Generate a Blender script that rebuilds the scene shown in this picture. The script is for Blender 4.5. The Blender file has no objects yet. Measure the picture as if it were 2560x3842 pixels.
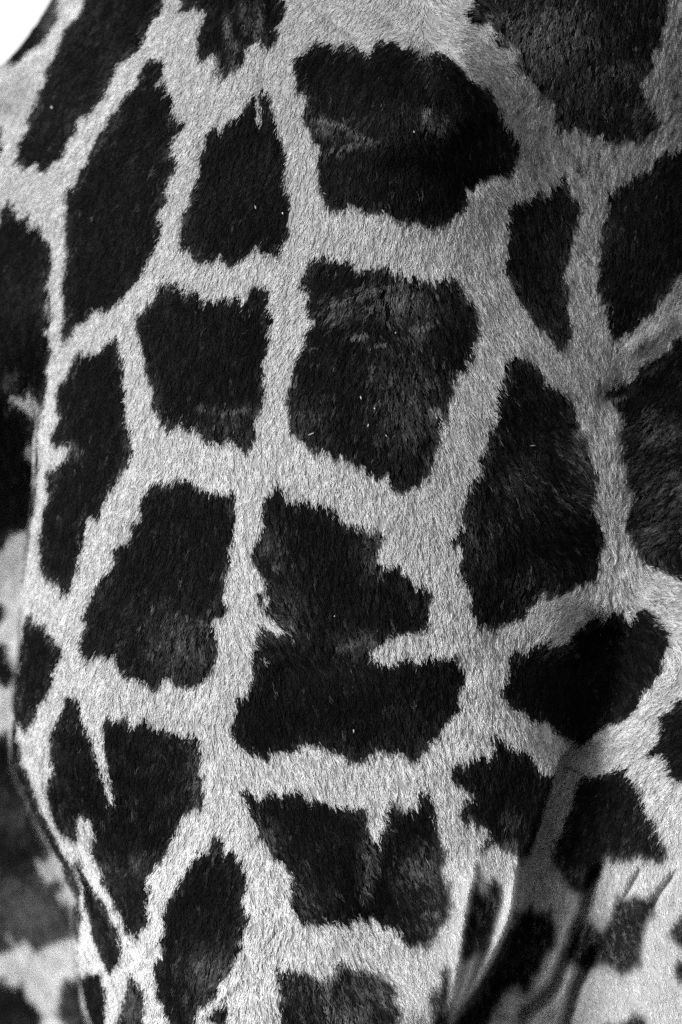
import bpy, math
import numpy as np

rng = np.random.default_rng(11)
scene = bpy.context.scene
col = scene.collection

# ------------------------------------------------------------------ camera
W_PX, H_PX = 2560.0, 3842.0          # measuring grid on the animal's side
S = 1.05 / W_PX                      # metres per grid unit at the plane of focus
D = 7.0                              # camera distance
Z0 = 2.35                            # height of the frame centre above the ground
cam = bpy.data.cameras.new('camera')
cam.sensor_fit = 'HORIZONTAL'
cam.sensor_width = 36.0
cam.lens = 36.0 * D / (W_PX * S)
cam.clip_end = 2000
cam.dof.use_dof = True
cam.dof.focus_distance = D + 0.0
cam.dof.aperture_fstop = 2.3
cam_ob = bpy.data.objects.new('camera', cam)
cam_ob.location = (0, -D, Z0)
cam_ob.rotation_euler = (math.radians(90), 0, 0)
col.objects.link(cam_ob)
scene.camera = cam_ob

# ------------------------------------------------------------------ sky, sun, exposure (black-and-white picture: the light is neutral)
SUN_EL, SUN_AZ = 20.0, -54.0         # sun in front-left of the animal, azimuth seen from the animal towards the camera
world = bpy.data.worlds.new('World')
scene.world = world
world.use_nodes = True
wn = world.node_tree
bg = wn.nodes['Background']
sky = wn.nodes.new('ShaderNodeTexSky')
sky.sky_type = 'NISHITA'
sky.sun_disc = False
sky.sun_elevation = math.radians(SUN_EL)
bw = wn.nodes.new('ShaderNodeRGBToBW')
wn.links.new(sky.outputs[0], bw.inputs[0])
wn.links.new(bw.outputs[0], bg.inputs['Color'])
bg.inputs['Strength'].default_value = 0.084
sun = bpy.data.lights.new('sun', 'SUN')
sun.energy = 1.5
sun.angle = math.radians(22)
sun.color = (1, 1, 1)
sun_ob = bpy.data.objects.new('sun', sun)
az = math.radians(SUN_AZ); el = math.radians(SUN_EL)
sd = np.array([math.sin(az) * math.cos(el), -math.cos(az) * math.cos(el), math.sin(el)])  # towards the sun
from mathutils import Vector
sun_ob.rotation_euler = Vector(sd).to_track_quat('Z', 'Y').to_euler()
sky.sun_rotation = math.atan2(sd[0], sd[1])
col.objects.link(sun_ob)
vs = scene.view_settings
vs.view_transform = 'Standard'
vs.look = 'None'
vs.exposure = 1.45
vs.gamma = 1.0
vs.use_curve_mapping = False
scene.cycles.use_denoising = False
scene.cycles.max_bounces = 6
scene.cycles.diffuse_bounces = 4
scene.cycles.glossy_bounces = 2
scene.cycles_curves.shape = 'RIBBONS'
scene.cycles_curves.subdivisions = 2

# ------------------------------------------------------------------ helpers
TILES = dict(A=(0, 0), B=(800, 0), C=(1560, 0), D=(0, 950), E=(800, 950), G=(1560, 950),
             H=(0, 1900), I=(800, 1900), J=(1560, 1900), K=(0, 2842), L=(800, 2842), M=(1560, 2842))


def P(*segs):
    """outline from runs of points, each run measured from its own origin on the hide"""
    out = []
    for k in range(0, len(segs), 2):
        ox, oy = TILES[segs[k]]
        a = np.array(segs[k + 1], float).reshape(-1, 2) / 1.568
        out.append(a + np.array([ox, oy]))
    return np.concatenate(out)


def smooth(a, b, x):
    t = np.clip((x - a) / (b - a), 0, 1)
    return t * t * (3 - 2 * t)


def vnoise(x, y, seed=0):
    xi = np.floor(x).astype(np.int64); yi = np.floor(y).astype(np.int64)
    fx = x - xi; fy = y - yi
    fx = fx * fx * (3 - 2 * fx); fy = fy * fy * (3 - 2 * fy)

    def h(a, b):
        n = (a * 374761393 + b * 668265263 + seed * 1442695041) & 0xFFFFFFFF
        n = ((n ^ (n >> 13)) * 1274126177) & 0xFFFFFFFF
        return ((n ^ (n >> 16)) & 0xFFFF) / 32767.5 - 1.0
    return ((h(xi, yi) * (1 - fx) + h(xi + 1, yi) * fx) * (1 - fy) +
            (h(xi, yi + 1) * (1 - fx) + h(xi + 1, yi + 1) * fx) * fy)


def inside(poly, x, y):
    r = np.zeros(x.shape, bool)
    lo = poly.min(0); hi = poly.max(0)
    sel = np.nonzero((x >= lo[0]) & (x <= hi[0]) & (y >= lo[1]) & (y <= hi[1]))[0]
    if len(sel) == 0:
        return r
    px = x[sel]; py = y[sel]
    c = np.zeros(len(sel), bool)
    q = np.roll(poly, 1, axis=0)
    for (x1, y1), (x2, y2) in zip(poly, q):
        if y1 == y2:
            continue
        cond = ((y1 > py) != (y2 > py)) & (px < (x2 - x1) * (py - y1) / (y2 - y1) + x1)
        c ^= cond
    r[sel] = c
    return r


def pdist(line, x, y):
    """distance to a polyline, signed side (+ is to the right of its direction in the grid) and position 0..1 along it"""
    best = np.full(x.shape, 1e9); side = np.zeros(x.shape); along = np.zeros(x.shape)
    n = len(line) - 1
    seg = np.hypot(*(line[1:] - line[:-1]).T); cum = np.concatenate([[0], np.cumsum(seg)]); tot = cum[-1]
    for i in range(n):
        a = line[i]; b = line[i + 1]; d = b - a
        t = np.clip(((x - a[0]) * d[0] + (y - a[1]) * d[1]) / (d @ d), 0, 1)
        ex = x - (a[0] + t * d[0]); ey = y - (a[1] + t * d[1])
        dd = np.hypot(ex, ey)
        m = dd < best
        best = np.where(m, dd, best)
        cr = d[0] * ey - d[1] * ex
        side = np.where(m, np.sign(cr), side)
        along = np.where(m, (cum[i] + t * seg[i]) / tot, along)
    return best, side, along


# ------------------------------------------------------------------ the form of the body: depth of the hide over the measuring grid
CTRL = []
for v, row in {
    -500: [(300, .50), (700, .30), (1200, .20), (1800, .18), (2500, .20), (3100, .24)],
    0: [(100, .44), (400, .27), (700, .16), (1000, .11), (1300, .075), (1600, .05), (1900, .06), (2300, .08), (2600, .12), (3100, .24)],
    400: [(-200, .46), (0, .37), (200, .28), (500, .15), (800, .08), (1200, .03), (1550, .0), (1900, .06), (2150, .09), (2400, .11), (2600, .15), (3100, .30)],
    900: [(-300, .46), (0, .34), (200, .25), (500, .13), (900, .04), (1300, .0), (1700, .02), (2000, .08), (2300, .12), (2560, .15), (3100, .30)],
    1400: [(-350, .44), (0, .31), (200, .22), (500, .10), (900, .02), (1300, -.02), (1700, .0), (2000, .045), (2280, .10), (2450, .14), (2700, .17), (3100, .28)],
    1900: [(-400, .40), (0, .28), (130, .22), (300, .13), (600, .05), (1000, -.02), (1300, -.035), (1700, -.01), (2000, .03), (2280, .09), (2500, .125), (2700, .13), (3100, .20)],
    2400: [(-400, .40), (0, .25), (90, .19), (250, .11), (500, .04), (900, -.025), (1300, -.045), (1600, -.03), (1900, .015), (2180, .085), (2300, .10), (2500, .105), (2700, .10), (3100, .14)],
    2900: [(-400, .40), (0, .27), (80, .22), (300, .11), (600, .03), (1000, -.03), (1400, -.045), (1700, -.045), (1930, -.01), (2070, .04), (2300, .09), (2560, .05), (2800, .05), (3100, .10)],
    3400: [(-300, .40), (150, .28), (280, .22), (400, .14), (600, .05), (1000, -.035), (1400, -.04), (1650, -.02), (1800, -.01), (1930, .02), (2100, .11), (2300, .08), (2560, .04), (3100, .08)],
    3842: [(-300, .42), (250, .27), (350, .20), (500, .12), (900, -.02), (1300, -.03), (1560, -.02), (1690, .01), (1860, .15), (2100, .15), (2400, .08), (2600, .06), (3100, .10)],
    4400: [(-300, .45), (300, .28), (600, .14), (1000, .0), (1400, .0), (1650, .06), (1850, .26), (2100, .18), (2500, .10), (3100, .14)],
}.items():
    for u, y in row:
        CTRL.append((u, v, y))
CTRL = np.array(CTRL)
_cp = CTRL[:, :2] / 1000.0


def _tps(r2):
    return np.where(r2 > 1e-12, 0.5 * r2 * np.log(np.maximum(r2, 1e-12)), 0)


_n = len(_cp)
_K = _tps(((_cp[:, None] - _cp[None]) ** 2).sum(-1)) + 0.004 * np.eye(_n)
_Pm = np.concatenate([np.ones((_n, 1)), _cp], 1)
_Mx = np.block([[_K, _Pm], [_Pm.T, np.zeros((3, 3))]])
_w = np.linalg.solve(_Mx, np.concatenate([CTRL[:, 2], np.zeros(3)]))

# the contour where the near limb stands in front of the far side of the animal
EDGE = np.array([(196, 700), (190, 950), (185, 1225), (182, 1345), (160, 1500), (150, 1550), (137, 1650), (134, 1843), (118, 1950), (115, 1996), (86, 2187),
                 (80, 2442), (51, 2665), (48, 2793), (51, 2880), (128, 3065), (191, 3180), (268, 3352), (280, 3512),
                 (300, 3658), (325, 3786), (350, 3842), (420, 4400)], float)
SIL = np.array([(620, -600), (340, -200), (191, 0), (166, 45), (134, 96), (77, 172), (32, 223), (0, 252), (-90, 350), (-200, 500),
                (-320, 800), (-400, 1200), (-480, 4500)], float)
R_EDGE = 3060.0
V0, V1 = -420.0, 4260.0


def sil(v):
    return np.interp(v, SIL[:, 1], SIL[:, 0])


# creases and welts: (polyline, [(amplitude, half width)...] applied along it, step in depth on its right side)
def line(*a):
    return P(*a)


CREASES = [
    # hip: the far side of the bone drops away along a sharp edge
    dict(l=line('C', [(-60, 250), (60, 285), (200, 340), (260, 430), (330, 530), (390, 680), (480, 760), (560, 840), (620, 910)]), groove=.012, w=22, fade=.18),
    dict(l=line('C', [(60, 330), (200, 420), (280, 560), (330, 700), (400, 830)]), groove=-.028, w=75, fade=.3),
    # wrinkles inside the two wide patches
    dict(l=line('B', [(560, 700), (690, 715), (780, 755), (960, 830), (1100, 830)]), groove=-.006, w=20, fade=.3),
    dict(l=line('B', [(640, 900), (740, 880), (900, 850)]), groove=-.005, w=18, fade=.3),
    dict(l=line('B', [(1240, 640), (1290, 740), (1400, 790)]), groove=-.008, w=30, fade=.3),
    dict(l=line('B', [(900, 980), (1200, 1010), (1440, 1080), (1560, 1130)]), groove=.006, w=42, fade=.3),
    dict(l=line('B', [(600, 50), (760, 150), (900, 230)]), groove=.006, w=16, fade=.3),
    dict(l=line('B', [(900, 0), (1060, 130), (1200, 200)]), groove=.005, w=16, fade=.3),
    dict(l=line('E', [(680, 310), (760, 280), (900, 240), (1000, 205), (1120, 165)]), groove=-.007, w=18, fade=.25),
    dict(l=line('E', [(760, 520), (900, 545), (1000, 520), (1180, 420), (1300, 345), (1420, 330)]), groove=.006, w=40, fade=.3),
    dict(l=line('E', [(820, 490), (930, 475)]), groove=-.005, w=14, fade=.3),
    dict(l=line('E', [(1170, 490), (1230, 430), (1330, 385)]), groove=-.006, w=18, fade=.3),
    dict(l=line('E', [(0, 930), (90, 915), (200, 910)]), groove=-.003, w=12, fade=.3),
    dict(l=line('C', [(150, 1180), (300, 1110), (420, 1040), (560, 1010)]), groove=.008, w=24, fade=.3),
    # hollow and seam in front of the thigh
    dict(l=line('G', [(1100, 830), (1140, 870), (1160, 1000), (1170, 1200), (1190, 1400), (1210, 1560), (1200, 1800)]), groove=-.010, w=60, fade=.4),
    dict(l=line('G', [(1020, 850), (1090, 845), (1180, 820), (1300, 760)]), groove=.014, w=34, fade=.3),
    dict(l=line('G', [(880, 1020), (930, 1035), (960, 1060)]), groove=.008, w=18, fade=.3),
    dict(l=line('G', [(1200, 600), (1300, 540), (1420, 470), (1560, 360)]), groove=-.014, w=26, fade=.3),
    # the deep fold between limb and belly
    dict(l=line('J', [(1200, 560), (1120, 700), (1080, 860), (1060, 1000), (1030, 1150), (1000, 1300), (930, 1420), (880, 1500), (840, 1600)]), groove=.105, w=85, fade=.25),
    dict(l=line('M', [(1010, -190), (930, -90), (850, 20), (790, 180), (720, 370), (680, 500), (620, 640), (590, 880), (560, 1010), (480, 1180), (370, 1360), (190, 1570), (100, 1700)]), groove=.17, w=100, fade=.16, step=.04),
    # skin folds running down behind the limb
    dict(l=line('M', [(360, 560), (350, 730), (318, 880), (288, 1080), (262, 1240), (222, 1420), (185, 1560), (160, 1660)]), groove=.010, w=16, fade=.2, step=.030),
    dict(l=line('M', [(450, 1040), (375, 1165), (330, 1290), (260, 1430), (190, 1560), (150, 1650)]), groove=.014, w=18, fade=.18, step=.026),
    dict(l=line('M', [(1110, 585), (1045, 715), (985, 915), (905, 1125), (825, 1335), (755, 1425), (650, 1500), (600, 1620)]), groove=.085, w=17, fade=.12),
    dict(l=line('M', [(1075, 1080), (995, 1240), (942, 1360), (885, 1568), (860, 1680)]), groove=.065, w=15, fade=.16),
    dict(l=line('M', [(1340, 630), (1255, 780), (1215, 860)]), groove=.012, w=10, fade=.3),
    dict(l=line('M', [(1550, 650), (1425, 815), (1390, 925)]), groove=.016, w=11, fade=.3),
    dict(l=line('M', [(640, 1320), (625, 1440), (610, 1568), (590, 1680)]), groove=.030, w=24, fade=.2),
    dict(l=line('M', [(960, 1060), (890, 1250), (840, 1400), (800, 1568)]), groove=-.020, w=30, fade=.2),
    dict(l=line('M', [(960, 780), (930, 880), (875, 1030), (800, 1220), (730, 1350), (650, 1440)]), groove=-.028, w=42, fade=.2),
    dict(l=line('M', [(590, 700), (572, 860), (545, 960), (465, 1120), (385, 1270), (270, 1440), (200, 1530)]), groove=-.020, w=20, fade=.15),
    dict(l=line('M', [(560, 1340), (545, 1440), (520, 1560)]), groove=-.03, w=40, fade=.3),
    # tendons at the back of the near limb
    dict(l=line('K', [(300, 530), (355, 620), (420, 740)]), groove=.012, w=12, fade=.2),
    dict(l=line('K', [(425, 600), (470, 650), (530, 730), (560, 830), (590, 930)]), groove=.020, w=20, fade=.2),
    dict(l=line('K', [(180, 0), (240, 260), (330, 460), (430, 640), (480, 820), (500, 1000)]), groove=-.016, w=26, fade=.12),
    dict(l=line('K', [(520, 720), (600, 760), (680, 920), (740, 1060)]), groove=-.008, w=18, fade=.2),
    dict(l=line('K', [(520, 1250), (560, 1350), (600, 1568)]), groove=.010, w=20, fade=.2),
    # healed scratches
    dict(l=line('K', [(1180, 1540), (1290, 1430), (1370, 1350), (1440, 1280)]), groove=-.0035, w=7, fade=.2),
    dict(l=line('L', [(320, 1090), (360, 1040), (400, 1005)]), groove=.004, w=7, fade=.2),
    # faint long muscle lines of the near side
    dict(l=line('A', [(720, 700), (740, 950), (700, 1250)]), groove=.006, w=40, fade=.4),
    dict(l=line('B', [(330, 560), (350, 800), (370, 1000)]), groove=-.004, w=20, fade=.3),
    dict(l=line('I', [(250, 1000), (600, 950), (1000, 860)]), groove=.008, w=60, fade=.3),
]


def depth(u, v):
    f = np.zeros(u.shape)
    x = u / 1000.0; y = v / 1000.0
    for i in range(_n):
        f += _w[i] * _tps((x - _cp[i, 0]) ** 2 + (y - _cp[i, 1]) ** 2)
    f += _w[_n] + _w[_n + 1] * x + _w[_n + 2] * y
    # hip dome
    f -= 0.035 * np.exp(-(((u - 1640) / 300) ** 2 + ((v - 430) / 260) ** 2))
    # far side behind the near limb
    e = np.interp(v, EDGE[:, 1], EDGE[:, 0])
    h = smooth(1150, 2300, v)
    near = smooth(-8, 6, u - e)
    f += (1 - near) * h * (0.66 + 0.14 * smooth(2300, 3842, v))
    f += 0.050 * np.exp(-np.maximum(u - e, 0) / 34.0) * near * smooth(900, 1700, v)
    # rounding of the outline against the sky
    q = np.clip((u - sil(v)) / 170.0, 0, 1)
    f += 0.16 * (1 - np.sqrt(1 - (1 - q) ** 2))
    for c in CREASES:
        lo = c['l'].min(0) - 5 * c['w'] - 200; hi = c['l'].max(0) + 5 * c['w'] + 200
        m = (u > lo[0]) & (u < hi[0]) & (v > lo[1]) & (v < hi[1])
        if not m.any():
            continue
        d, s, t = pdist(c['l'], u[m], v[m])
        fd = c['fade']
        env = smooth(0, fd, t) * smooth(0, fd, 1 - t)
        g = c['groove'] * np.exp(-(d / c['w']) ** 2 * 0.7)
        if 'step' in c:   # the side to the left of a downward line stands proud, the groove lies behind it
            sd_ = d * s
            g = c['groove'] * np.where(sd_ > 0, np.exp(-(sd_ / 9.0) ** 2), np.exp(-(sd_ / c['w']) ** 2 * .7))
            g = g - c['step'] * smooth(-10, 6, sd_) * np.exp(-np.maximum(sd_, 0) / 90.0)
        f[m] += env * g
    # soft unevenness of muscle and skin
    f += 0.0045 * vnoise(u / 210, v / 260, 3) + 0.0016 * vnoise(u / 70, v / 90, 4)
    return f


NU, NV = 560, 740
tt = np.linspace(0, 1, NU)
vv = np.linspace(V0, V1, NV)
VV, TT = np.meshgrid(vv, tt, indexing='ij')
LL = sil(VV)
UU = LL + (R_EDGE - LL) * TT
FF = depth(UU.ravel(), VV.ravel()).reshape(NV, NU)


def to_world(u, v, f):
    k = (D + f) / D
    return np.stack([(u - W_PX / 2) * S * k, f, (H_PX / 2 - v) * S * k + Z0], -1)


def lookup(arr, u, v):
    L = sil(v)
    a = np.clip((u - L) / (R_EDGE - L), 0, 1) * (NU - 1)
    b = np.clip((v - V0) / (V1 - V0), 0, 1) * (NV - 1)
    i = np.minimum(a.astype(int), NU - 2); j = np.minimum(b.astype(int), NV - 2)
    fa = (a - i); fb = (b - j)
    if arr.ndim == 3:
        fa = fa[:, None]; fb = fb[:, None]
    return (arr[j, i] * (1 - fa) + arr[j, i + 1] * fa) * (1 - fb) + (arr[j + 1, i] * (1 - fa) + arr[j + 1, i + 1] * fa) * fb


PW = to_world(UU, VV, FF)
_du = np.gradient(PW, axis=1); _dv = np.gradient(PW, axis=0)
NRM = np.cross(_dv, _du)
NRM /= np.linalg.norm(NRM, axis=-1, keepdims=True) + 1e-12
if NRM[NV // 2, NU // 2, 1] > 0:
    NRM = -NRM
AREA = np.linalg.norm(np.cross(_du, _dv), axis=-1)
AREA = AREA / ((UU[:, 1:2] - UU[:, :1]) * (vv[1] - vv[0]) * S * S)

# ------------------------------------------------------------------ the coat: dark patches traced on the hide
PATCH = [
    P('A', [(250, -120), (375, -120), (345, 60), (322, 150), (262, 205), (240, 235), (165, 305), (80, 385), (50, 360), (-40, 380), (100, 180), (200, 60)]),
    P('A', [(560, -700), (960, -700), (960, -100), (955, 20), (930, 90), (880, 140), (860, 200), (850, 250), (800, 300), (750, 325), (700, 390), (640, 480), (620, 560), (560, 610),
            (525, 670), (510, 655), (450, 710), (450, 780), (400, 840), (410, 880), (385, 890), (370, 925), (310, 955), (290, 1020),
            (265, 985), (235, 1000), (210, 975), (170, 975), (150, 950), (110, 950), (130, 820), (180, 740), (170, 700), (200, 640), (240, 540),
            (280, 470), (290, 400), (350, 290), (400, 170), (480, 80), (510, 0)]),
    P('A', [(890, 335), (920, 350), (960, 340), (965, 400), (975, 430), (920, 490), (985, 505), (1000, 580), (1020, 600), (1010, 650), (1045, 690),
            (1055, 715), (1090, 715), (1060, 770), (1010, 850), (990, 900), (1035, 930), (1030, 980), (985, 1060), (965, 1110), (995, 1140), (985, 1190),
            (930, 1260), (945, 1320), (940, 1400), (910, 1470), (850, 1560)],
      'D', [(800, 160), (740, 230), (720, 270), (650, 290), (600, 340), (530, 360), (490, 390), (450, 400), (420, 470), (385, 540), (380, 460), (390, 400),
            (380, 330), (375, 200), (395, 80)],
      'A', [(405, 1490), (395, 1400), (400, 1280), (410, 1190), (400, 1120), (415, 1100), (450, 1110), (470, 1060), (480, 990), (530, 950), (545, 880),
            (590, 790), (640, 730), (670, 660), (720, 610), (740, 550), (780, 540), (825, 490), (835, 430), (870, 370)]),
    P('A', [(-800, 1350), (0, 1320), (15, 1240), (60, 1170), (75, 1240), (130, 1280), (180, 1250), (160, 1330), (200, 1340), (240, 1330), (255, 1380), (285, 1420), (300, 1480), (310, 1560)],
      'D', [(310, 50), (290, 110), (265, 180), (290, 230), (275, 290), (255, 340), (300, 380), (270, 430), (250, 450), (300, 500), (300, 600), (285, 660),
            (282, 740), (268, 850), (235, 940), (215, 1050), (215, 1130), (225, 1200), (205, 1400), (185, 1568)],
      'H', [(182, 60), (165, 120), (100, 150), (60, 180), (10, 260), (-800, 300)]),
    P('D', [(695, 490), (690, 540), (715, 620), (720, 680), (725, 720), (715, 790), (740, 830), (745, 920), (725, 985), (765, 1040), (765, 1130), (785, 1170),
            (760, 1240), (700, 1300), (690, 1340), (635, 1390), (630, 1440), (590, 1500), (570, 1560)],
      'H', [(520, 70), (495, 130), (500, 220), (460, 290), (455, 370), (420, 440), (400, 500), (340, 460), (310, 450), (265, 380), (245, 350), (250, 270),
            (240, 210), (255, 120), (265, 0)],
      'D', [(270, 1490), (290, 1440), (280, 1360), (285, 1270), (310, 1255), (340, 1270), (400, 1210), (435, 1110), (390, 1120), (340, 1135), (315, 1100),
            (330, 1030), (365, 960), (350, 880), (350, 780), (365, 740), (410, 720), (440, 660), (460, 610), (490, 590), (560, 590), (620, 550), (660, 490)]),
    P('B', [(295, 530), (320, 555), (345, 600), (345, 650), (365, 720), (370, 770), (405, 820), (420, 880), (435, 930), (415, 1010), (420, 1080), (440, 1130),
            (445, 1230), (430, 1300), (440, 1380), (400, 1440), (385, 1500), (340, 1500), (290, 1490), (255, 1440), (220, 1460), (190, 1510), (130, 1540), (90, 1560), (50, 1500)],
      'A', [(1280, 1500), (1240, 1540), (1190, 1545), (1150, 1510), (1110, 1460), (1065, 1440), (1080, 1380), (1085, 1320), (1070, 1250),
            (1120, 1215), (1135, 1130), (1160, 1080), (1190, 980), (1180, 930), (1230, 810), (1250, 750), (1290, 770), (1310, 800), (1330, 740), (1430, 670),
            (1440, 630), (1475, 620), (1500, 560), (1530, 540)]),
    P('D', [(960, 165), (1000, 200), (1030, 160), (1085, 235), (1130, 230), (1150, 215), (1190, 270), (1230, 285), (1270, 295), (1330, 255), (1350, 280),
            (1400, 245), (1415, 300), (1450, 300), (1490, 225)],
      'E', [(250, 210), (290, 195), (335, 205), (330, 260), (315, 310), (345, 360), (360, 400), (320, 470), (330, 510), (300, 590), (285, 680), (300, 720),
            (300, 800), (285, 880), (280, 940), (240, 980), (250, 1060), (260, 1100), (230, 1140), (195, 1180), (180, 1150), (120, 1120), (100, 1090), (60, 1110)],
      'D', [(1310, 1130), (1260, 1110), (1210, 1100), (1180, 1050), (1150, 1025), (1110, 1050), (1080, 980), (1060, 1000), (990, 1050), (960, 1010), (930, 930),
            (900, 900), (910, 780), (890, 730), (860, 690), (860, 600), (850, 530), (815, 440), (815, 370), (870, 330), (880, 270), (920, 280), (940, 220)]),
    P('B', [(490, 330), (475, 370), (500, 440), (505, 530), (540, 560), (580, 570), (550, 640), (545, 690), (570, 760), (600, 820), (635, 860), (635, 900),
            (615, 960), (635, 1040), (640, 1110), (670, 1180), (700, 1240), (740, 1250), (800, 1205), (870, 1215), (920, 1240), (1000, 1250), (1060, 1270),
            (1150, 1310), (1210, 1300), (1290, 1330), (1400, 1300)],
      'C', [(230, 1240), (270, 1240), (310, 1180), (270, 1090), (300, 1080), (350, 1130), (360, 1060), (450, 1035), (550, 1020), (600, 950), (610, 880), (570, 780),
            (520, 720), (490, 640), (450, 570), (400, 510), (330, 490), (280, 440), (230, 380), (200, 340), (120, 305), (90, 315), (80, 345), (40, 330)],
      'B', [(1210, 300), (1180, 280), (1110, 290), (1100, 250), (1020, 255), (985, 235), (960, 280), (910, 320), (870, 310), (820, 260), (760, 250), (750, 290), (700, 270),
            (650, 250), (600, 255), (540, 330)]),
    P('A', [(1060, -700), (1060, -80), (1080, 20), (1060, 80), (1090, 60), (1140, 30), (1190, 60), (1225, 80), (1215, 130), (1190, 170), (1170, 270), (1180, 360), (1210, 340),
            (1270, 280), (1285, 330), (1265, 420), (1290, 430), (1310, 380), (1320, 400), (1300, 480), (1340, 430), (1390, 420), (1430, 350), (1445, 280)],
      'B', [(270, 240), (290, 270), (330, 280), (360, 250), (380, 180), (410, 110), (440, 60), (420, 30), (400, -20), (400, -700)]),
    P('C', [(330, -700), (330, 20), (280, 70), (300, 110), (360, 150), (420, 130), (470, 170), (470, 240), (500, 290), (560, 250), (600, 260), (625, 290), (590, 370),
            (610, 410), (680, 450), (720, 500), (740, 550), (780, 570), (820, 590), (830, 650), (820, 700), (860, 750), (930, 750), (1000, 770), (1080, 800),
            (1130, 830), (1200, 815), (1280, 830), (1330, 810), (1400, 770), (1460, 720), (1400, 640), (1350, 590), (1330, 510), (1330, 440), (1400, 390),
            (1370, 320), (1440, 240), (1430, 170), (1480, 120), (1470, 40), (1490, -700)]),
    P('C', [(2300, 800), (1620, 870), (1520, 900), (1480, 890), (1420, 930), (1380, 1000), (1300, 1030), (1220, 1090), (1140, 1130), (1150, 1200), (1120, 1260), (1110, 1340), (1080, 1440), (1100, 1530)],
      'G', [(1070, 150), (1080, 230), (1130, 300), (1150, 360), (1150, 450), (1170, 480), (1230, 490), (1290, 440), (1340, 380), (1400, 330), (1440, 270),
            (1500, 200), (1540, 130), (1640, 50), (2200, -300)]),
    P('C', [(870, 1040), (900, 1080), (900, 1140), (960, 1170), (955, 1260), (930, 1330), (910, 1420), (890, 1500)],
      'G', [(870, 120), (890, 200), (880, 280), (900, 380), (910, 440), (900, 510), (870, 560), (840, 560), (800, 500), (750, 450), (690, 390), (640, 310),
            (600, 240), (560, 170), (550, 110), (520, 80), (560, 30)],
      'C', [(550, 1480), (560, 1400), (540, 1340), (560, 1280), (545, 1220), (580, 1180), (650, 1180), (700, 1140), (790, 1130), (830, 1060)]),
    P('E', [(580, 40), (650, 20), (690, 40), (740, 50), (800, 60), (850, 90), (900, 100), (960, 80), (1010, 70), (1060, 95), (1100, 120), (1150, 160), (1220, 150),
            (1270, 170), (1340, 160), (1400, 140), (1430, 150), (1440, 220), (1480, 270), (1530, 320), (1540, 400), (1545, 480), (1520, 560), (1520, 620),
            (1480, 640), (1470, 700), (1430, 720), (1410, 790), (1420, 840), (1370, 880), (1380, 950), (1340, 1010), (1320, 1060), (1330, 1120), (1290, 1160),
            (1300, 1220), (1260, 1300), (1210, 1350), (1150, 1380), (1100, 1400), (1060, 1380), (1040, 1310), (960, 1300), (920, 1280), (880, 1220), (840, 1230),
            (780, 1190), (720, 1200), (660, 1160), (590, 1170), (560, 1130), (520, 1090), (480, 1050), (445, 1040), (460, 960), (440, 880), (440, 810), (480, 770),
            (470, 710), (510, 620), (540, 570), (560, 480), (600, 420), (590, 360), (560, 320), (580, 240), (560, 210), (530, 190), (530, 150)]),
    P('G', [(610, 610), (640, 615), (700, 670), (730, 690), (760, 760), (800, 790), (840, 810), (880, 850), (920, 880), (940, 950), (950, 1000), (960, 1040),
            (985, 1090), (1000, 1150), (1030, 1230), (1060, 1290), (1060, 1330), (1030, 1350), (1050, 1400), (1030, 1500), (1060, 1560)],
      'J', [(1090, 130), (1100, 220), (1070, 300), (1070, 370), (1050, 420), (960, 460), (900, 490), (820, 520), (795, 540), (770, 490), (740, 500), (700, 570),
            (650, 600), (630, 650), (560, 660), (480, 690), (430, 720), (390, 690), (370, 630), (320, 600), (340, 530), (320, 450), (280, 440), (260, 370),
            (260, 330), (290, 280), (260, 220), (210, 200), (230, 160), (290, 120), (270, 70), (280, 20)],
      'G', [(280, 1490), (320, 1410), (360, 1320), (400, 1280), (380, 1190), (420, 1140), (440, 1040), (490, 980), (490, 900), (480, 850), (510, 790), (520, 720),
            (530, 650), (570, 630)]),
    P('G', [(2300, 300), (1620, 460), (1530, 500), (1480, 580), (1400, 640), (1340, 660), (1300, 740), (1230, 770), (1150, 790), (1100, 830), (1090, 840), (1150, 860), (1180, 910),
            (1240, 940), (1230, 1000), (1230, 1100), (1240, 1200), (1250, 1280), (1270, 1400), (1290, 1500)],
      'J', [(1270, 50), (1240, 100), (1280, 170), (1310, 230), (1330, 300), (1380, 340), (1430, 370), (1500, 390), (1560, 430), (1650, 450), (2300, 520)]),
    P('J', [(1050, 640), (1010, 670), (960, 720), (920, 780), (850, 820), (810, 830), (790, 790), (720, 810), (650, 850), (590, 860), (530, 880), (545, 950), (555, 1000),
            (500, 1090), (490, 1120), (540, 1140), (580, 1180), (630, 1200), (670, 1240), (720, 1250), (770, 1260), (810, 1310), (850, 1330), (900, 1390), (950, 1350),
            (1000, 1390), (1040, 1360), (1100, 1300), (1130, 1260), (1200, 1270), (1260, 1220), (1310, 1160), (1330, 1090), (1400, 1020), (1450, 950), (1450, 880),
            (1480, 830), (1470, 740), (1410, 710), (1370, 620), (1330, 610), (1290, 650), (1230, 650), (1210, 600), (1160, 600), (1130, 640), (1095, 720), (1085, 600)]),
    P('J', [(2300, 1100), (1650, 1130), (1560, 1140), (1530, 1190), (1450, 1240), (1460, 1330), (1420, 1390), (1380, 1460), (1480, 1480), (1500, 1560)],
      'M', [(1530, 110), (1560, 140), (1650, 160), (2300, 200)]),
    P('D', [(925, 1330), (960, 1340), (1010, 1345), (1060, 1320), (1110, 1340), (1150, 1370), (1180, 1380), (1230, 1370), (1270, 1410), (1340, 1430), (1380, 1410),
            (1370, 1490), (1385, 1540)],
      'H', [(1365, 150), (1365, 200), (1335, 240), (1345, 290), (1350, 350), (1315, 380), (1320, 460), (1300, 540), (1330, 590), (1320, 640), (1260, 640), (1250, 690),
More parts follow.
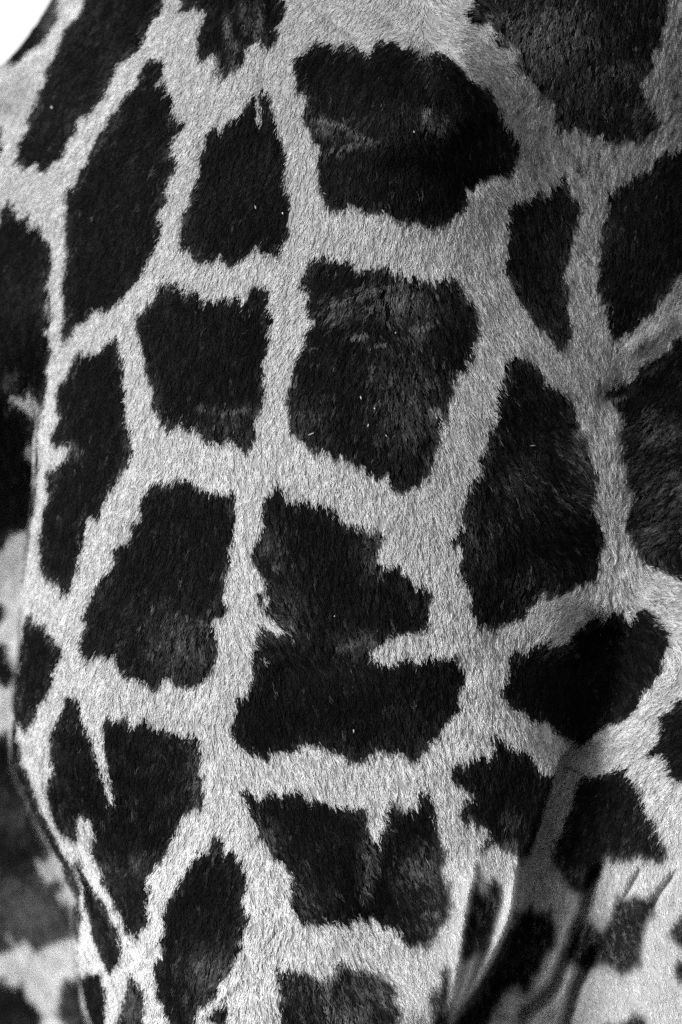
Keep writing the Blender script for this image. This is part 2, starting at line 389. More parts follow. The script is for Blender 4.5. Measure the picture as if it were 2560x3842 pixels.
            (1265, 760), (1280, 830), (1260, 900), (1240, 960), (1200, 990), (1160, 1050), (1090, 1060), (1050, 1040), (1000, 980), (960, 1030), (930, 1080), (880, 1050),
            (840, 1050), (800, 1010), (740, 1000), (700, 940), (695, 860), (630, 880), (570, 860), (545, 910), (510, 880), (485, 820), (475, 770), (510, 700), (500, 630),
            (550, 550), (560, 480), (600, 420), (660, 390), (680, 340), (670, 250), (720, 240), (760, 200), (780, 150), (780, 80), (830, 100), (840, 20)],
      'D', [(830, 1500), (840, 1440), (880, 1380)]),
    P('E', [(300, 1430), (350, 1400), (370, 1370), (400, 1390), (430, 1440), (490, 1470), (540, 1450), (590, 1490), (640, 1470), (700, 1500), (725, 1480), (720, 1540)],
      'I', [(740, 60), (790, 100), (850, 90), (900, 140), (960, 160), (1000, 170), (1020, 180), (970, 220), (950, 270), (940, 330), (970, 350), (1040, 350), (1080, 340),
            (1120, 400), (1160, 430), (1200, 480), (1240, 460), (1280, 500), (1260, 580), (1260, 650), (1270, 690), (1240, 720), (1160, 730), (1100, 740), (1050, 760),
            (1000, 790), (980, 820), (910, 830), (920, 880), (970, 920), (1020, 930), (1070, 940), (1120, 890), (1180, 910), (1260, 910), (1330, 880), (1370, 900),
            (1430, 860), (1440, 920), (1480, 970), (1480, 1040), (1440, 1090), (1430, 1140), (1460, 1200), (1420, 1220), (1370, 1250), (1350, 1320), (1280, 1360),
            (1250, 1400), (1260, 1430), (1210, 1470), (1160, 1490), (1120, 1450), (1080, 1430), (1010, 1430), (960, 1410), (930, 1460), (880, 1480), (840, 1490),
            (800, 1470), (760, 1430), (720, 1440), (680, 1420), (630, 1390), (590, 1400), (520, 1390), (470, 1430), (430, 1430), (370, 1440), (300, 1480), (260, 1450),
            (200, 1440), (150, 1390), (130, 1350), (105, 1280), (140, 1240), (150, 1130), (190, 1140), (220, 1080), (240, 960), (240, 870), (250, 770), (270, 740),
            (290, 710), (330, 740), (400, 745), (460, 770), (480, 780), (440, 740), (380, 690), (330, 630), (280, 590), (270, 510), (320, 490), (300, 430), (260, 350),
            (235, 310), (250, 230), (290, 150), (300, 50), (310, 0)]),
    P('H', [(185, 600), (200, 660), (215, 690), (270, 680), (265, 730), (300, 750), (320, 790), (360, 810), (365, 880), (330, 940), (305, 990), (300, 1050), (260, 1130),
            (220, 1180), (215, 1240), (190, 1250), (155, 1310), (120, 1290), (95, 1220), (90, 1150), (100, 1050), (125, 950), (130, 850), (145, 720), (165, 680)]),
    P('H', [(415, 1090), (430, 1130), (460, 1160), (470, 1220), (490, 1290), (520, 1310), (535, 1400), (560, 1500), (580, 1560)],
      'K', [(580, 90), (610, 160), (625, 240), (650, 290), (668, 230), (650, 130), (640, 60), (630, 0)],
      'H', [(625, 1350), (615, 1280), (630, 1240), (670, 1240), (690, 1260), (740, 1240), (790, 1270), (830, 1290), (850, 1250), (880, 1290), (940, 1290), (980, 1330),
            (1040, 1340), (1080, 1370), (1150, 1350), (1180, 1370), (1170, 1430), (1185, 1480), (1170, 1560)],
      'K', [(1195, 110), (1190, 170), (1210, 200), (1180, 280), (1120, 310), (1080, 350), (1040, 370), (1050, 430), (1010, 490), (980, 550), (930, 620), (890, 650),
            (860, 690), (870, 760), (880, 800), (860, 880), (870, 970), (830, 1010), (800, 1060), (760, 1020), (720, 940), (680, 870), (640, 800), (600, 730), (600, 660),
            (570, 590), (540, 560), (530, 500), (570, 470), (550, 380), (510, 340), (460, 320), (450, 380), (460, 430), (440, 490), (370, 450), (340, 390), (310, 330), (290, 250),
            (280, 170), (310, 90), (310, 0)],
      'H', [(300, 1400), (310, 1330), (340, 1290), (350, 1240), (390, 1180)]),
    P('K', [(435, 615), (470, 650), (520, 720), (550, 780), (600, 830), (630, 900), (660, 980), (700, 1040), (715, 1120), (710, 1180), (680, 1220), (650, 1260), (620, 1200),
            (580, 1130), (560, 1050), (530, 980), (510, 880), (500, 780), (470, 690)]),
    P('K', [(530, 1250), (575, 1250), (600, 1330), (625, 1430), (620, 1500), (600, 1568), (580, 1900), (540, 1800), (530, 1600), (520, 1480), (530, 1400), (520, 1320)]),
    P('K', [(760, 1250), (800, 1340), (850, 1350), (850, 1450), (840, 1600), (820, 1800), (700, 1800), (700, 1600), (720, 1480), (750, 1380)]),
    P('K', [(1290, 440), (1310, 470), (1330, 530), (1370, 560), (1420, 620), (1445, 660), (1440, 720), (1450, 790), (1420, 850), (1440, 920), (1480, 940), (1450, 980),
            (1420, 1010), (1420, 1110), (1380, 1180), (1350, 1260), (1290, 1330), (1270, 1400), (1200, 1450), (1150, 1520), (1100, 1700), (1030, 1800), (990, 1540), (960, 1440),
            (920, 1390), (930, 1330), (910, 1210), (960, 1180), (965, 1120), (945, 1080), (980, 1010), (970, 880), (990, 840), (1030, 780), (1090, 690), (1130, 620),
            (1180, 560), (1240, 540), (1250, 470)]),
    P('L', [(150, 170), (190, 190), (230, 210), (260, 240), (310, 230), (350, 200), (400, 230), (460, 205), (520, 220), (560, 250), (620, 255), (680, 280), (740, 300),
            (770, 280), (830, 310), (860, 290), (900, 310), (905, 380), (900, 440), (930, 520), (960, 500), (1000, 430), (1030, 390), (1040, 290), (1060, 250), (1090, 290),
            (1150, 320), (1200, 280), (1220, 210), (1250, 190), (1280, 240), (1305, 270), (1310, 350), (1310, 450), (1340, 510), (1360, 540), (1350, 600), (1340, 670),
            (1340, 710), (1390, 710), (1370, 770), (1400, 810), (1380, 870), (1370, 950), (1340, 1010), (1280, 1060), (1250, 1110), (1190, 1090), (1150, 1110), (1110, 1060),
            (1080, 1000), (1030, 960), (990, 1000), (950, 940), (930, 920), (890, 940), (860, 910), (820, 960), (780, 980), (720, 965), (660, 980), (600, 960), (540, 970),
            (500, 930), (470, 880), (460, 800), (450, 740), (470, 680), (430, 640), (390, 600), (340, 560), (310, 500), (270, 460), (260, 400), (230, 350), (210, 270)]),
    P('J', [(200, 1550), (330, 1500), (380, 1480), (450, 1480), (470, 1420), (445, 1345), (500, 1380), (550, 1400), (580, 1430), (640, 1440), (690, 1480), (720, 1540)],
      'M', [(740, 80), (760, 120), (800, 90), (790, 180), (750, 290), (720, 370), (700, 480), (680, 550), (640, 570), (612, 640), (600, 560), (560, 540), (520, 560), (515, 510),  # tip down the limb's edge is shading drawn as patch
            (490, 490), (430, 510), (380, 540), (375, 520), (430, 470), (450, 420), (400, 390), (330, 390), (300, 400), (265, 350), (270, 300), (300, 260), (350, 240),
            (350, 200), (300, 180), (250, 170), (220, 130)]),
    P('M', [(1000, 110), (1050, 110), (1100, 110), (1160, 80), (1210, 70), (1260, 130), (1310, 190), (1340, 240), (1340, 320), (1400, 380), (1420, 460), (1460, 510), (1480, 570),
            (1430, 630), (1390, 600), (1350, 590), (1300, 580), (1240, 620), (1180, 590), (1110, 600), (1080, 680), (1020, 770), (960, 800), (900, 770), (880, 710), (830, 660),
            (800, 640), (820, 570), (840, 480), (880, 430), (910, 330), (940, 240), (950, 170)]),
    P('M', [(690, 850), (700, 890), (790, 900), (820, 960), (830, 1090), (770, 1170), (720, 1280), (640, 1400), (560, 1330), (480, 1420), (420, 1568), (380, 1750), (150, 1750), (210, 1568),  # in the deep fold: outline paints the fold's shadow along with the patch
            (300, 1480), (400, 1340), (500, 1160), (560, 1000), (600, 920)]),
    P('M', [(1200, 830), (1260, 840), (1330, 830), (1410, 820), (1390, 920), (1340, 980), (1340, 1070), (1320, 1200), (1250, 1260), (1210, 1310), (1180, 1260), (1120, 1230),
            (1050, 1240), (990, 1290), (1000, 1220), (930, 1230), (890, 1190), (920, 1090), (960, 990), (1000, 950), (1060, 1000), (1110, 1010), (1150, 960), (1170, 880)]),
    P('M', [(340, 740), (370, 790), (410, 800), (420, 750), (470, 730), (510, 760), (510, 840), (470, 960), (450, 1040), (400, 1110), (350, 1160), (290, 1190), (280, 1130),
            (300, 960), (330, 820)]),
    P('L', [(370, 1220), (420, 1270), (480, 1265), (560, 1265), (610, 1300), (680, 1300), (720, 1280), (730, 1210), (780, 1220), (830, 1250), (880, 1230), (930, 1260), (990, 1300),
            (1060, 1340), (1060, 1400), (1060, 1460), (1100, 1500), (1060, 1600), (900, 1800), (500, 1800), (400, 1600), (410, 1560), (380, 1500), (400, 1450), (410, 1380)]),
    P('L', [(1330, 1240), (1370, 1230), (1390, 1270), (1390, 1400), (1380, 1500), (1360, 1700), (1320, 1700), (1310, 1600), (1280, 1480), (1265, 1390), (1300, 1350), (1340, 1380), (1345, 1300)]),
    P('M', [(1490, 1060), (1530, 1010), (1560, 930), (1650, 890), (1900, 880), (1900, 1150), (1650, 1130), (1540, 1110)]),
    P('M', [(1530, 1210), (1620, 1180), (1800, 1180), (1800, 1340), (1650, 1330), (1568, 1310), (1520, 1270)]),
    P('M', [(1110, 1560), (1190, 1570), (1240, 1550), (1280, 1520), (1330, 1505), (1360, 1600), (1330, 1750), (1150, 1750)]),
    P('A', [(-300, 900), (-60, 800), (0, 735), (20, 790), (5, 825), (32, 865), (0, 905), (-60, 970), (-300, 1000)]),
    # far side, out of focus
    P('H', [(-600, 540), (0, 555), (35, 590), (25, 660), (0, 700), (-600, 730)]),
    P('H', [(-600, 780), (0, 800), (45, 805), (50, 850), (65, 900), (85, 980), (75, 1045), (40, 1065), (0, 1020), (-600, 1010)]),
    P('H', [(-700, 1370), (0, 1345), (55, 1315), (85, 1270), (110, 1400), (130, 1568)],
      'K', [(150, 60), (200, 200), (260, 350), (340, 520), (420, 640), (470, 780), (470, 1000), (445, 1080), (410, 1040), (330, 1090), (300, 1060), (260, 1110), (200, 1140), (150, 1070), (110, 1120),
            (40, 1010), (70, 1130), (0, 1130), (-700, 1160)]),
    P('K', [(-700, 1250), (0, 1300), (60, 1340), (140, 1350), (170, 1420), (240, 1500), (250, 1600), (260, 1850), (-700, 1850)]),
    P('K', [(440, 1290), (540, 1290), (560, 1560), (580, 1750), (420, 1750), (380, 1560), (330, 1480), (340, 1400), (370, 1320), (410, 1310)]),
    P('K', [(1280, 1460), (1310, 1450), (1345, 1480), (1320, 1560), (1270, 1570), (1240, 1540)]),
]
N_TRACED = len(PATCH)


def widen(p, r):
    """an outline moved outwards by r"""
    a = np.roll(p, 1, 0); b = np.roll(p, -1, 0)
    t = b - a
    t /= np.linalg.norm(t, axis=1, keepdims=True) + 1e-9
    area = (p[:, 0] * b[:, 1] - b[:, 0] * p[:, 1]).sum()
    nn = np.stack([t[:, 1], -t[:, 0]], 1) * (1 if area > 0 else -1)
    return p + nn * r


PATCH = [widen(p, 5.0) for p in PATCH]

PALE_TUFT = [  # pale tufts and nicks inside the patches
    P('D', [(60, 850), (90, 830), (130, 850), (160, 815), (200, 840), (225, 880), (240, 890), (222, 985), (180, 960), (130, 900), (80, 880)]),
    P('D', [(150, 1135), (185, 1130), (212, 1190), (205, 1225), (165, 1190)]),
    P('K', [(210, 620), (260, 630), (320, 560), (370, 640), (380, 690), (290, 720), (230, 690)]),
    P('K', [(340, 810), (390, 750), (450, 820), (450, 890), (370, 860)]),
    P('B', [(250, 545), (275, 560), (285, 640), (297, 700), (278, 738), (260, 705), (265, 640)]),
    P('I', [(298, 530), (318, 525), (330, 560), (318, 600), (300, 580)]),
    P('I', [(305, 900), (330, 905), (325, 935), (308, 925)]),
    P('E', [(1285, 920), (1340, 930), (1350, 960), (1310, 955)]),
    P('M', [(560, 1360), (610, 1350), (625, 1420), (600, 1500), (530, 1500), (500, 1440)]),
]
# salted places: (tile, x, y, rx, ry, share of pale hairs) - paler hair, and sheen on the dark patches put into colour
SALT_SHEEN = []
for t, x, y, rx, ry, a in [
    ('C', 720, 230, 300, 220, .42), ('C', 480, 160, 130, 150, .22), ('C', 900, 480, 300, 220, .16), ('C', 1200, 400, 120, 60, .3), ('C', 1380, 650, 110, 80, .25),
    ('E', 1080, 280, 200, 110, .50), ('E', 760, 330, 130, 70, .30), ('E', 870, 480, 70, 20, .4), ('E', 1200, 460, 60, 50, .45), ('E', 1180, 900, 220, 260, .22), ('E', 600, 1000, 160, 160, .10),
    ('E', 980, 210, 130, 22, .5), ('E', 110, 925, 150, 40, .22), ('E', 60, 1010, 150, 70, .14),
    ('B', 1320, 720, 70, 60, .30), ('B', 720, 760, 130, 50, .22), ('B', 720, 880, 70, 30, .35), ('B', 900, 830, 80, 30, .25), ('B', 1240, 330, 40, 40, .5), ('B', 1250, 400, 60, 60, .14),
    ('B', 90, 170, 22, 80, .7), ('B', 40, 380, 20, 60, .55), ('B', 265, 140, 30, 100, .55), ('B', 130, 280, 20, 60, .45), ('B', 190, 60, 40, 120, .22), ('A', 1380, 330, 40, 100, .25),
    ('G', 1420, 1060, 160, 90, .40), ('G', 1450, 1400, 220, 180, .30), ('G', 940, 1180, 90, 160, .20), ('G', 640, 1350, 180, 160, .10), ('G', 920, 1400, 120, 120, .16),
    ('G', 1320, 1200, 60, 40, .3), ('J', 1400, 150, 160, 160, .28), ('J', 350, 200, 90, 160, .16), ('J', 700, 500, 160, 110, .10), ('G', 70, 940, 80, 60, .3),
    ('H', 1080, 830, 160, 150, .34), ('H', 1000, 700, 200, 160, .10), ('I', 340, 230, 90, 140, .20), ('I', 900, 800, 150, 70, .22), ('I', 450, 650, 120, 130, .12), ('I', 930, 300, 60, 120, .18),
    ('L', 1230, 660, 120, 120, .40), ('L', 1280, 900, 120, 160, .20), ('L', 915, 570, 50, 110, .45), ('L', 320, 470, 70, 90, .30), ('L', 560, 860, 130, 120, .10), ('L', 950, 1380, 160, 120, .38),
    ('L', 660, 1380, 60, 130, .42), ('L', 800, 1550, 100, 90, .75), ('L', 480, 1400, 100, 120, .15),
    ('K', 790, 1480, 70, 160, .30), ('K', 1250, 1280, 140, 140, .34), ('K', 1330, 1180, 70, 100, .25), ('K', 120, 900, 330, 220, .50), ('K', 60, 350, 150, 200, .12), ('K', 300, 680, 220, 160, .16), ('K', 360, 1480, 120, 200, .2),
    ('K', 810, 620, 60, 70, .22), ('K', 1150, 140, 60, 120, .14),
    ('M', 960, 700, 80, 70, .30), ('M', 1180, 1130, 120, 110, .35), ('M', 1000, 1050, 70, 130, .35), ('M', 440, 1000, 60, 130, .20), ('M', 330, 1120, 50, 60, .30), ('M', 450, 840, 50, 80, .2),
    ('M', 560, 380, 50, 60, .3), ('M', 560, 500, 40, 40, .3), ('M', 1230, 880, 80, 50, .4), ('M', 1250, 1560, 90, 60, .5), ('L', 1300, 1430, 30, 90, .4),
    ('A', 300, 110, 40, 90, .12), ('D', 60, 750, 60, 60, .16), ('D', 440, 1150, 40, 60, .3), ('J', 880, 850, 80, 40, .14),
]:
    o = TILES[t]
    SALT_SHEEN.append((o[0] + x / 1.568, o[1] + y / 1.568, rx / 1.568, ry / 1.568, a))
# dusky places in the pale hair: grey mixed hair, and shade of fold and seam painted in
DUSK = []
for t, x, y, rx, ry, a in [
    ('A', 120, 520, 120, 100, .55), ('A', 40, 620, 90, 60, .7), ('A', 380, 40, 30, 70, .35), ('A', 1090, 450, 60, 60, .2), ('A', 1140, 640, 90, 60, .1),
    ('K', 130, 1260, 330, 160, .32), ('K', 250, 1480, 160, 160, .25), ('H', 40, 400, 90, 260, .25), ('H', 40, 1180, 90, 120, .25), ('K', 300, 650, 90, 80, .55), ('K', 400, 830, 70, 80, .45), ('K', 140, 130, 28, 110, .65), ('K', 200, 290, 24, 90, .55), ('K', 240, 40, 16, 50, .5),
    ('J', 1100, 1450, 260, 90, .28), ('M', 760, 350, 90, 330, .30), ('L', 250, 500, 40, 60, .2),  # J and M: shade of the deep fold, put into the hair colour
    ('L', 770, 1040, 70, 30, .35), ('G', 1150, 690, 160, 60, .18), ('J', 1200, 480, 90, 90, .22), ('C', 60, 160, 120, 90, .1),  # J: shading low in the seam, painted into the hair
]:
    o = TILES[t]
    DUSK.append((o[0] + x / 1.568, o[1] + y / 1.568, rx / 1.568, ry / 1.568, a))


def blobs(lst, u, v):
    r = np.zeros(u.shape)
    for x, y, rx, ry, a in lst:
        r = np.maximum(r, a * np.exp(-(((u - x) / rx) ** 2 + ((v - y) / ry) ** 2)))
    if lst is SALT_SHEEN:
        for l, w, a in SALT_SHEEN_LINE:
            d, _, t = pdist(l, u, v)
            r = np.maximum(r, a * np.exp(-(d / w) ** 2) * smooth(0, .2, t) * smooth(0, .2, 1 - t))
    return r


SALT_SHEEN_LINE = [(P('L', [(940, 470), (930, 540), (900, 660), (880, 760), (905, 900)]), 26, .35),  # pale streaks; on wrinkle ridges the sheen is put into the hair
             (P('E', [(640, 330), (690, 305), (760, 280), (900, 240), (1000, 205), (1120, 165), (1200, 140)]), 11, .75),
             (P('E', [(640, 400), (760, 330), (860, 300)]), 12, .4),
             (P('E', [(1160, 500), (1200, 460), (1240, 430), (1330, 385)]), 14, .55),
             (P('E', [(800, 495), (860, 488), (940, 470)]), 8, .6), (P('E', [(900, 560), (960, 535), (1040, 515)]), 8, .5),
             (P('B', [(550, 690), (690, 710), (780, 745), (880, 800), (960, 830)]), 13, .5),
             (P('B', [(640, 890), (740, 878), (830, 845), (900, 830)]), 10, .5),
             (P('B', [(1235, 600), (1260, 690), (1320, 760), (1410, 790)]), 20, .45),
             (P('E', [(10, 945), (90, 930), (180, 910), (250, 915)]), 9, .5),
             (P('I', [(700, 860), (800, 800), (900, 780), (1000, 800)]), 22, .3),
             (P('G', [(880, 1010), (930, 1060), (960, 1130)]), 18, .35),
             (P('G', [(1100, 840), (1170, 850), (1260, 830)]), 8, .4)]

# cells for the coat beyond the traced area
_gx, _gy = np.meshgrid(np.arange(-900, 3700, 560), np.arange(-900, 5000, 560))
_cells = np.stack([_gx.ravel(), _gy.ravel()], 1) + rng.uniform(-170, 170, (_gx.size, 2))

# hair lie: (u, v, du, dv), the way the hair points
FLOW = np.array([
    (100, 100, -.55, .8), (300, 300, -.6, .8), (100, 600, -.6, .8), (500, 100, -.6, .8), (700, 500, -.5, .85), (500, 800, -.45, .9), (900, 250, -.3, .95), (900, 60, -.2, 1),
    (1000, 700, -.35, .9), (1150, 100, -.6, .8), (1300, 200, -.6, .8), (1350, 60, -.5, .6), (1300, 450, -.3, 1), (1450, 650, -.1, 1), (1150, 700, -.25, 1),
    (1550, 220, -.7, .6), (1500, 130, -.9, .4), (1620, 330, -.3, .9), (1700, 350, .35, .9), (1720, 470, .4, .9), (1800, 600, .35, .9), (1650, 140, .9, .35), (1760, 110, .95, .25), (1850, 200, .9, .5), (1800, 260, .85, .6),
    (1950, 100, -.5, .8), (2100, 250, -.2, 1), (2300, 150, -.05, 1), (2000, 420, -.5, .85), (2500, 450, -.5, .85), (2250, 450, -.1, 1), (2500, 100, -.1, 1),
    (2050, 600, .35, .95), (1950, 520, -.2, .95), (2300, 600, .1, 1), (2450, 600, -.4, .9),
    (1700, 850, -.1, 1), (1900, 750, .45, .9), (1800, 1150, .45, .9), (2100, 850, .3, 1), (2100, 1100, .35, .95), (2350, 800, -.1, 1), (2400, 1150, -.5, .85), (2550, 900, -.4, .9),
    (2300, 1300, -.2, 1), (2450, 1330, -.7, .7), (2200, 1350, .3, 1), (1950, 1300, .45, .9), (1900, 1500, .5, .85), (2000, 1750, .6, .8), (2120, 1650, .75, .6), (2160, 1850, .85, .45), (2100, 2050, .75, .6),
    (2260, 1600, .2, 1), (2300, 1800, .05, 1), (2320, 2050, .15, 1), (2290, 2200, .1, 1), (2380, 1620, -.75, .6), (2420, 1800, -.85, .4), (2450, 2000, -.9, .35), (2540, 1700, -.8, .5), (2540, 1500, -.7, .7),
    (2450, 2200, .9, .2), (2530, 2300, .95, .15), (2120, 2280, -.8, .45), (2150, 2420, -.85, .4), (2000, 2300, -.4, .9), (2400, 2550, .5, .85), (2250, 2550, .1, 1), (2480, 2620, -.85, .5), (2380, 2750, -.8, .6), (2530, 2850, -.75, .5),
    (1850, 2150, .1, 1), (1850, 2500, .0, 1), (1950, 2750, .2, 1), (2150, 2800, -.3, .9), (2200, 3000, -.5, .8),
    (1400, 1150, -.4, .9), (1250, 1250, -.5, .85), (1500, 1250, .3, .9), (1350, 1550, -.25, 1), (1600, 1500, .3, .95), (1700, 1700, .35, .95), (1200, 1800, .0, 1), (1400, 1900, .1, 1), (1700, 1950, .1, 1),
    (1100, 1200, -.5, .85), (950, 1200, -.3, .95), (950, 1500, -.2, 1), (900, 1700, .0, 1), (600, 1400, -.25, 1), (600, 1100, -.4, .9), (350, 1400, -.35, .95), (300, 1800, -.3, .95), (100, 1100, -.3, .95), (60, 1700, .2, 1),
    (600, 1900, -.35, .95), (700, 2200, -.35, .95), (400, 2400, -.35, .95), (900, 2100, .1, 1), (900, 2600, -.05, 1), (1200, 2200, .1, 1), (1050, 2400, .6, .8), (1250, 2450, .35, .95), (1500, 2350, .05, 1), (1400, 2650, .2, 1), (1000, 2750, .3, .95),
    (1600, 2600, .1, 1), (600, 2700, -.2, 1), (250, 2700, -.2, 1), (150, 2500, -.2, 1), (300, 3000, .2, 1), (600, 3000, -.2, 1), (250, 3300, .35, .95), (450, 3400, .3, 1), (600, 3300, -.3, .95), (800, 3200, -.3, .95), (800, 3500, -.3, .95),
    (1000, 3000, .25, .95), (1300, 3100, .4, .9), (1200, 3350, .5, .85), (1500, 3150, .35, .9), (1550, 3350, .5, .8), (1000, 3600, -.1, 1), (1250, 3700, .3, .95), (1450, 3700, .5, .8), (1100, 3800, .15, 1),
    (1750, 3000, .2, 1), (1800, 3250, .25, 1), (1700, 3500, .2, 1), (1850, 3500, -.1, 1), (2000, 3300, -.2, 1), (2100, 3500, -.25, 1), (2200, 3200, -.2, 1), (2350, 3400, .3, .95), (2500, 3200, -.3, .9), (2500, 3600, .3, .95), (2300, 3750, .2, 1), (2050, 3750, -.2, 1),
    (100, 3300, .3, 1), (100, 3700, .3, 1), (700, 3800, -.1, 1), (-300, 2000, 0, 1), (3000, 1500, -.3, 1), (3000, 3000, -.3, 1), (1200, -300, -.4, .9), (1200, 4200, .1, 1),
], float)


def flow(u, v):
    ax = np.zeros(u.shape); ay = np.zeros(u.shape)
    for x, y, dx, dy in FLOW:
        w = 1.0 / (((u - x) ** 2 + (v - y) ** 2) + 900.0) ** 1.6
        n = math.hypot(dx, dy)
        ax += w * dx / n; ay += w * dy / n
    n = np.hypot(ax, ay) + 1e-20
    return ax / n, ay / n


def streak(u, v, dx, dy, size, reach, seed):
    """noise drawn out along the lie of the hair, roughly unit spread"""
    r = np.zeros(u.shape)
    for t in np.linspace(-1, 1, 6):
        r += vnoise((u + dx * t * reach) / size, (v + dy * t * reach) / size, seed)
    return r / 6 * 4.2


def softness(u, v):
    """where the hair is short and the rims of the patches run out softly"""
    return np.maximum(smooth(2850, 3400, v) * smooth(1350, 1750, u), .8 * smooth(3430, 3650, v) * smooth(1000, 1200, u))


def coat(u, v, dx, dy, jit=1.0):
    """which dark patch a root belongs to (-1 = pale); outlines broken into tufts along the lie of the hair"""
    px, py = -dy, dx
    tooth = (6 + 6 * vnoise(u / 90, v / 90, 27)) * streak(u, v, dx, dy, 13.0, 30, 21) + 5 * streak(u, v, dx, dy, 6.0, 18, 22)
    soft = softness(u, v)
    wob = 7 * vnoise(u / 34, v / 34, 23) + jit * (4.5 + 6 * soft) * rng.normal(size=u.shape)
    tooth = tooth * (1 + .5 * soft) + jit * (6 + 8 * soft) * rng.normal(size=u.shape)
    far = (u < np.interp(v, EDGE[:, 1], EDGE[:, 0])) & (v > 1400)
    uu = u + dx * tooth + px * wob
    vv_ = v + dy * tooth + py * wob
    pid = np.full(u.shape, -1)
    for k, p in enumerate(PATCH):
        pid[inside(p, uu, vv_)] = k
    for p in PALE_TUFT:
        pid[inside(p, uu, vv_)] = -1
    # the inner side of the near limb, hidden from the front, has patches of its own
    q = smooth(-8, 6, u - np.interp(v, EDGE[:, 1], EDGE[:, 0]))
    idx = np.nonzero((q > .03) & (q < .55) & (v > 1500))[0]
    if len(idx):
        wx = 600 + q[idx] * 1700 * smooth(1150, 2300, v[idx]); wy = vv_[idx]
        d = np.hypot(wx[:, None] - _cells[None, :, 0], wy[:, None] - _cells[None, :, 1])
        o = np.partition(d, 1, axis=1)
        pid[idx] = np.where((o[:, 1] - o[:, 0]) > 130, N_TRACED, -1)
    out = (u < -130) | (u > 2690) | (v < -150) | (v > 3990)
    idx = np.nonzero(out & (pid < 0))[0]
    if len(idx):
        d = np.hypot(uu[idx, None] - _cells[None, :, 0], vv_[idx, None] - _cells[None, :, 1])
        o = np.partition(d, 1, axis=1)
        m = (o[:, 1] - o[:, 0]) > 130
        pid[idx[m]] = N_TRACED
    return pid


# ------------------------------------------------------------------ materials
def hide_material():
    m = bpy.data.materials.new('hide_skin')
    m.use_nodes = True
    nt = m.node_tree
    b = nt.nodes['Principled BSDF']
    a = nt.nodes.new('ShaderNodeAttribute'); a.attribute_name = 'coat'
    nz = nt.nodes.new('ShaderNodeTexNoise'); nz.inputs['Scale'].default_value = 260
    mx = nt.nodes.new('ShaderNodeMath'); mx.operation = 'MULTIPLY_ADD'
    ml = nt.nodes.new('ShaderNodeMath'); ml.operation = 'MULTIPLY'
    nt.links.new(nz.outputs['Fac'], mx.inputs[0]); mx.inputs[1].default_value = .6; mx.inputs[2].default_value = .7
    nt.links.new(a.outputs['Fac'], ml.inputs[0]); nt.links.new(mx.outputs[0], ml.inputs[1])
    nt.links.new(ml.outputs[0], b.inputs['Base Color'])
    b.inputs['Roughness'].default_value = .8
    b.inputs['Specular IOR Level'].default_value = .04
    return m


def hair_material(name, rough, spec):
    m = bpy.data.materials.new(name)
    m.use_nodes = True
    nt = m.node_tree
    b = nt.nodes['Principled BSDF']
    a = nt.nodes.new('ShaderNodeAttribute'); a.attribute_name = 'tone'
    hi = nt.nodes.new('ShaderNodeHairInfo')
    mr = nt.nodes.new('ShaderNodeMapRange')
    mr.inputs['From Min'].default_value = 0; mr.inputs['From Max'].default_value = .8
    mr.inputs['To Min'].default_value = .5; mr.inputs['To Max'].default_value = 1.0
    nt.links.new(hi.outputs['Intercept'], mr.inputs['Value'])
    ml = nt.nodes.new('ShaderNodeMath'); ml.operation = 'MULTIPLY'
    nt.links.new(a.outputs['Fac'], ml.inputs[0]); nt.links.new(mr.outputs[0], ml.inputs[1])
    nt.links.new(ml.outputs[0], b.inputs['Base Color'])
    b.inputs['Roughness'].default_value = rough
    b.inputs['Specular IOR Level'].default_value = spec
    return m


M_SKIN = hide_material()
M_PALE = hair_material('pale_hair', .7, .07)
M_DARK = hair_material('dark_hair', .5, .065)

# ------------------------------------------------------------------ the body: one closed mesh, front of the hide and a rounded far side
giraffe = None
fd = flow(UU.ravel(), VV.ravel())
pid_grid = coat(UU.ravel(), VV.ravel(), fd[0], fd[1], 0)
soft_g = softness(UU, VV)
coat_grid = np.where(pid_grid.reshape(NV, NU) >= 0, .003 + .01 * soft_g, .26 + .12 * soft_g)
FRAC = (pid_grid.reshape(NV, NU) < 0).astype(float)             # share of pale hair, rims spread out
for _k in range(9):
    FRAC[1:-1, 1:-1] = (FRAC[1:-1, 1:-1] * 2 + FRAC[:-2, 1:-1] + FRAC[2:, 1:-1] + FRAC[1:-1, :-2] + FRAC[1:-1, 2:]) / 6
_b = coat_grid.copy()
for _k in range(6):                                            # patch rims run into each other where the hair is short
    _b[1:-1, 1:-1] = (_b[1:-1, 1:-1] * 2 + _b[:-2, 1:-1] + _b[2:, 1:-1] + _b[1:-1, :-2] + _b[1:-1, 2:]) / 6
coat_grid = (coat_grid * (1 - soft_g) + _b * soft_g).ravel()
NB = 36
rows = []
tone_rows = []
for j in range(NV):
    fr = PW[j]
    a = fr[-1]; b = fr[0]
    k = np.arange(1, NB + 1) / (NB + 1)
    x = (a[0] + b[0]) / 2 + (a[0] - b[0]) / 2 * np.cos(k * math.pi)
    y = a[1] * (1 - k) + b[1] * k + .75 * np.sin(k * math.pi)
    z = a[2] * (1 - k) + b[2] * k
    rows.append(np.concatenate([fr, np.stack([x, y, z], 1)]))
    tone_rows.append(np.concatenate([coat_grid.reshape(NV, NU)[j], np.full(NB, .06)]))
verts = np.concatenate(rows)
NR = NU + NB
jj, ii = np.meshgrid(np.arange(NV - 1), np.arange(NR), indexing='ij')
i2 = (ii + 1) % NR
quads = np.stack([jj * NR + ii, jj * NR + i2, (jj + 1) * NR + i2, (jj + 1) * NR + ii], -1).reshape(-1, 4)
loops = np.concatenate([quads.ravel(), np.arange(NR), np.arange(NR)[::-1] + (NV - 1) * NR])
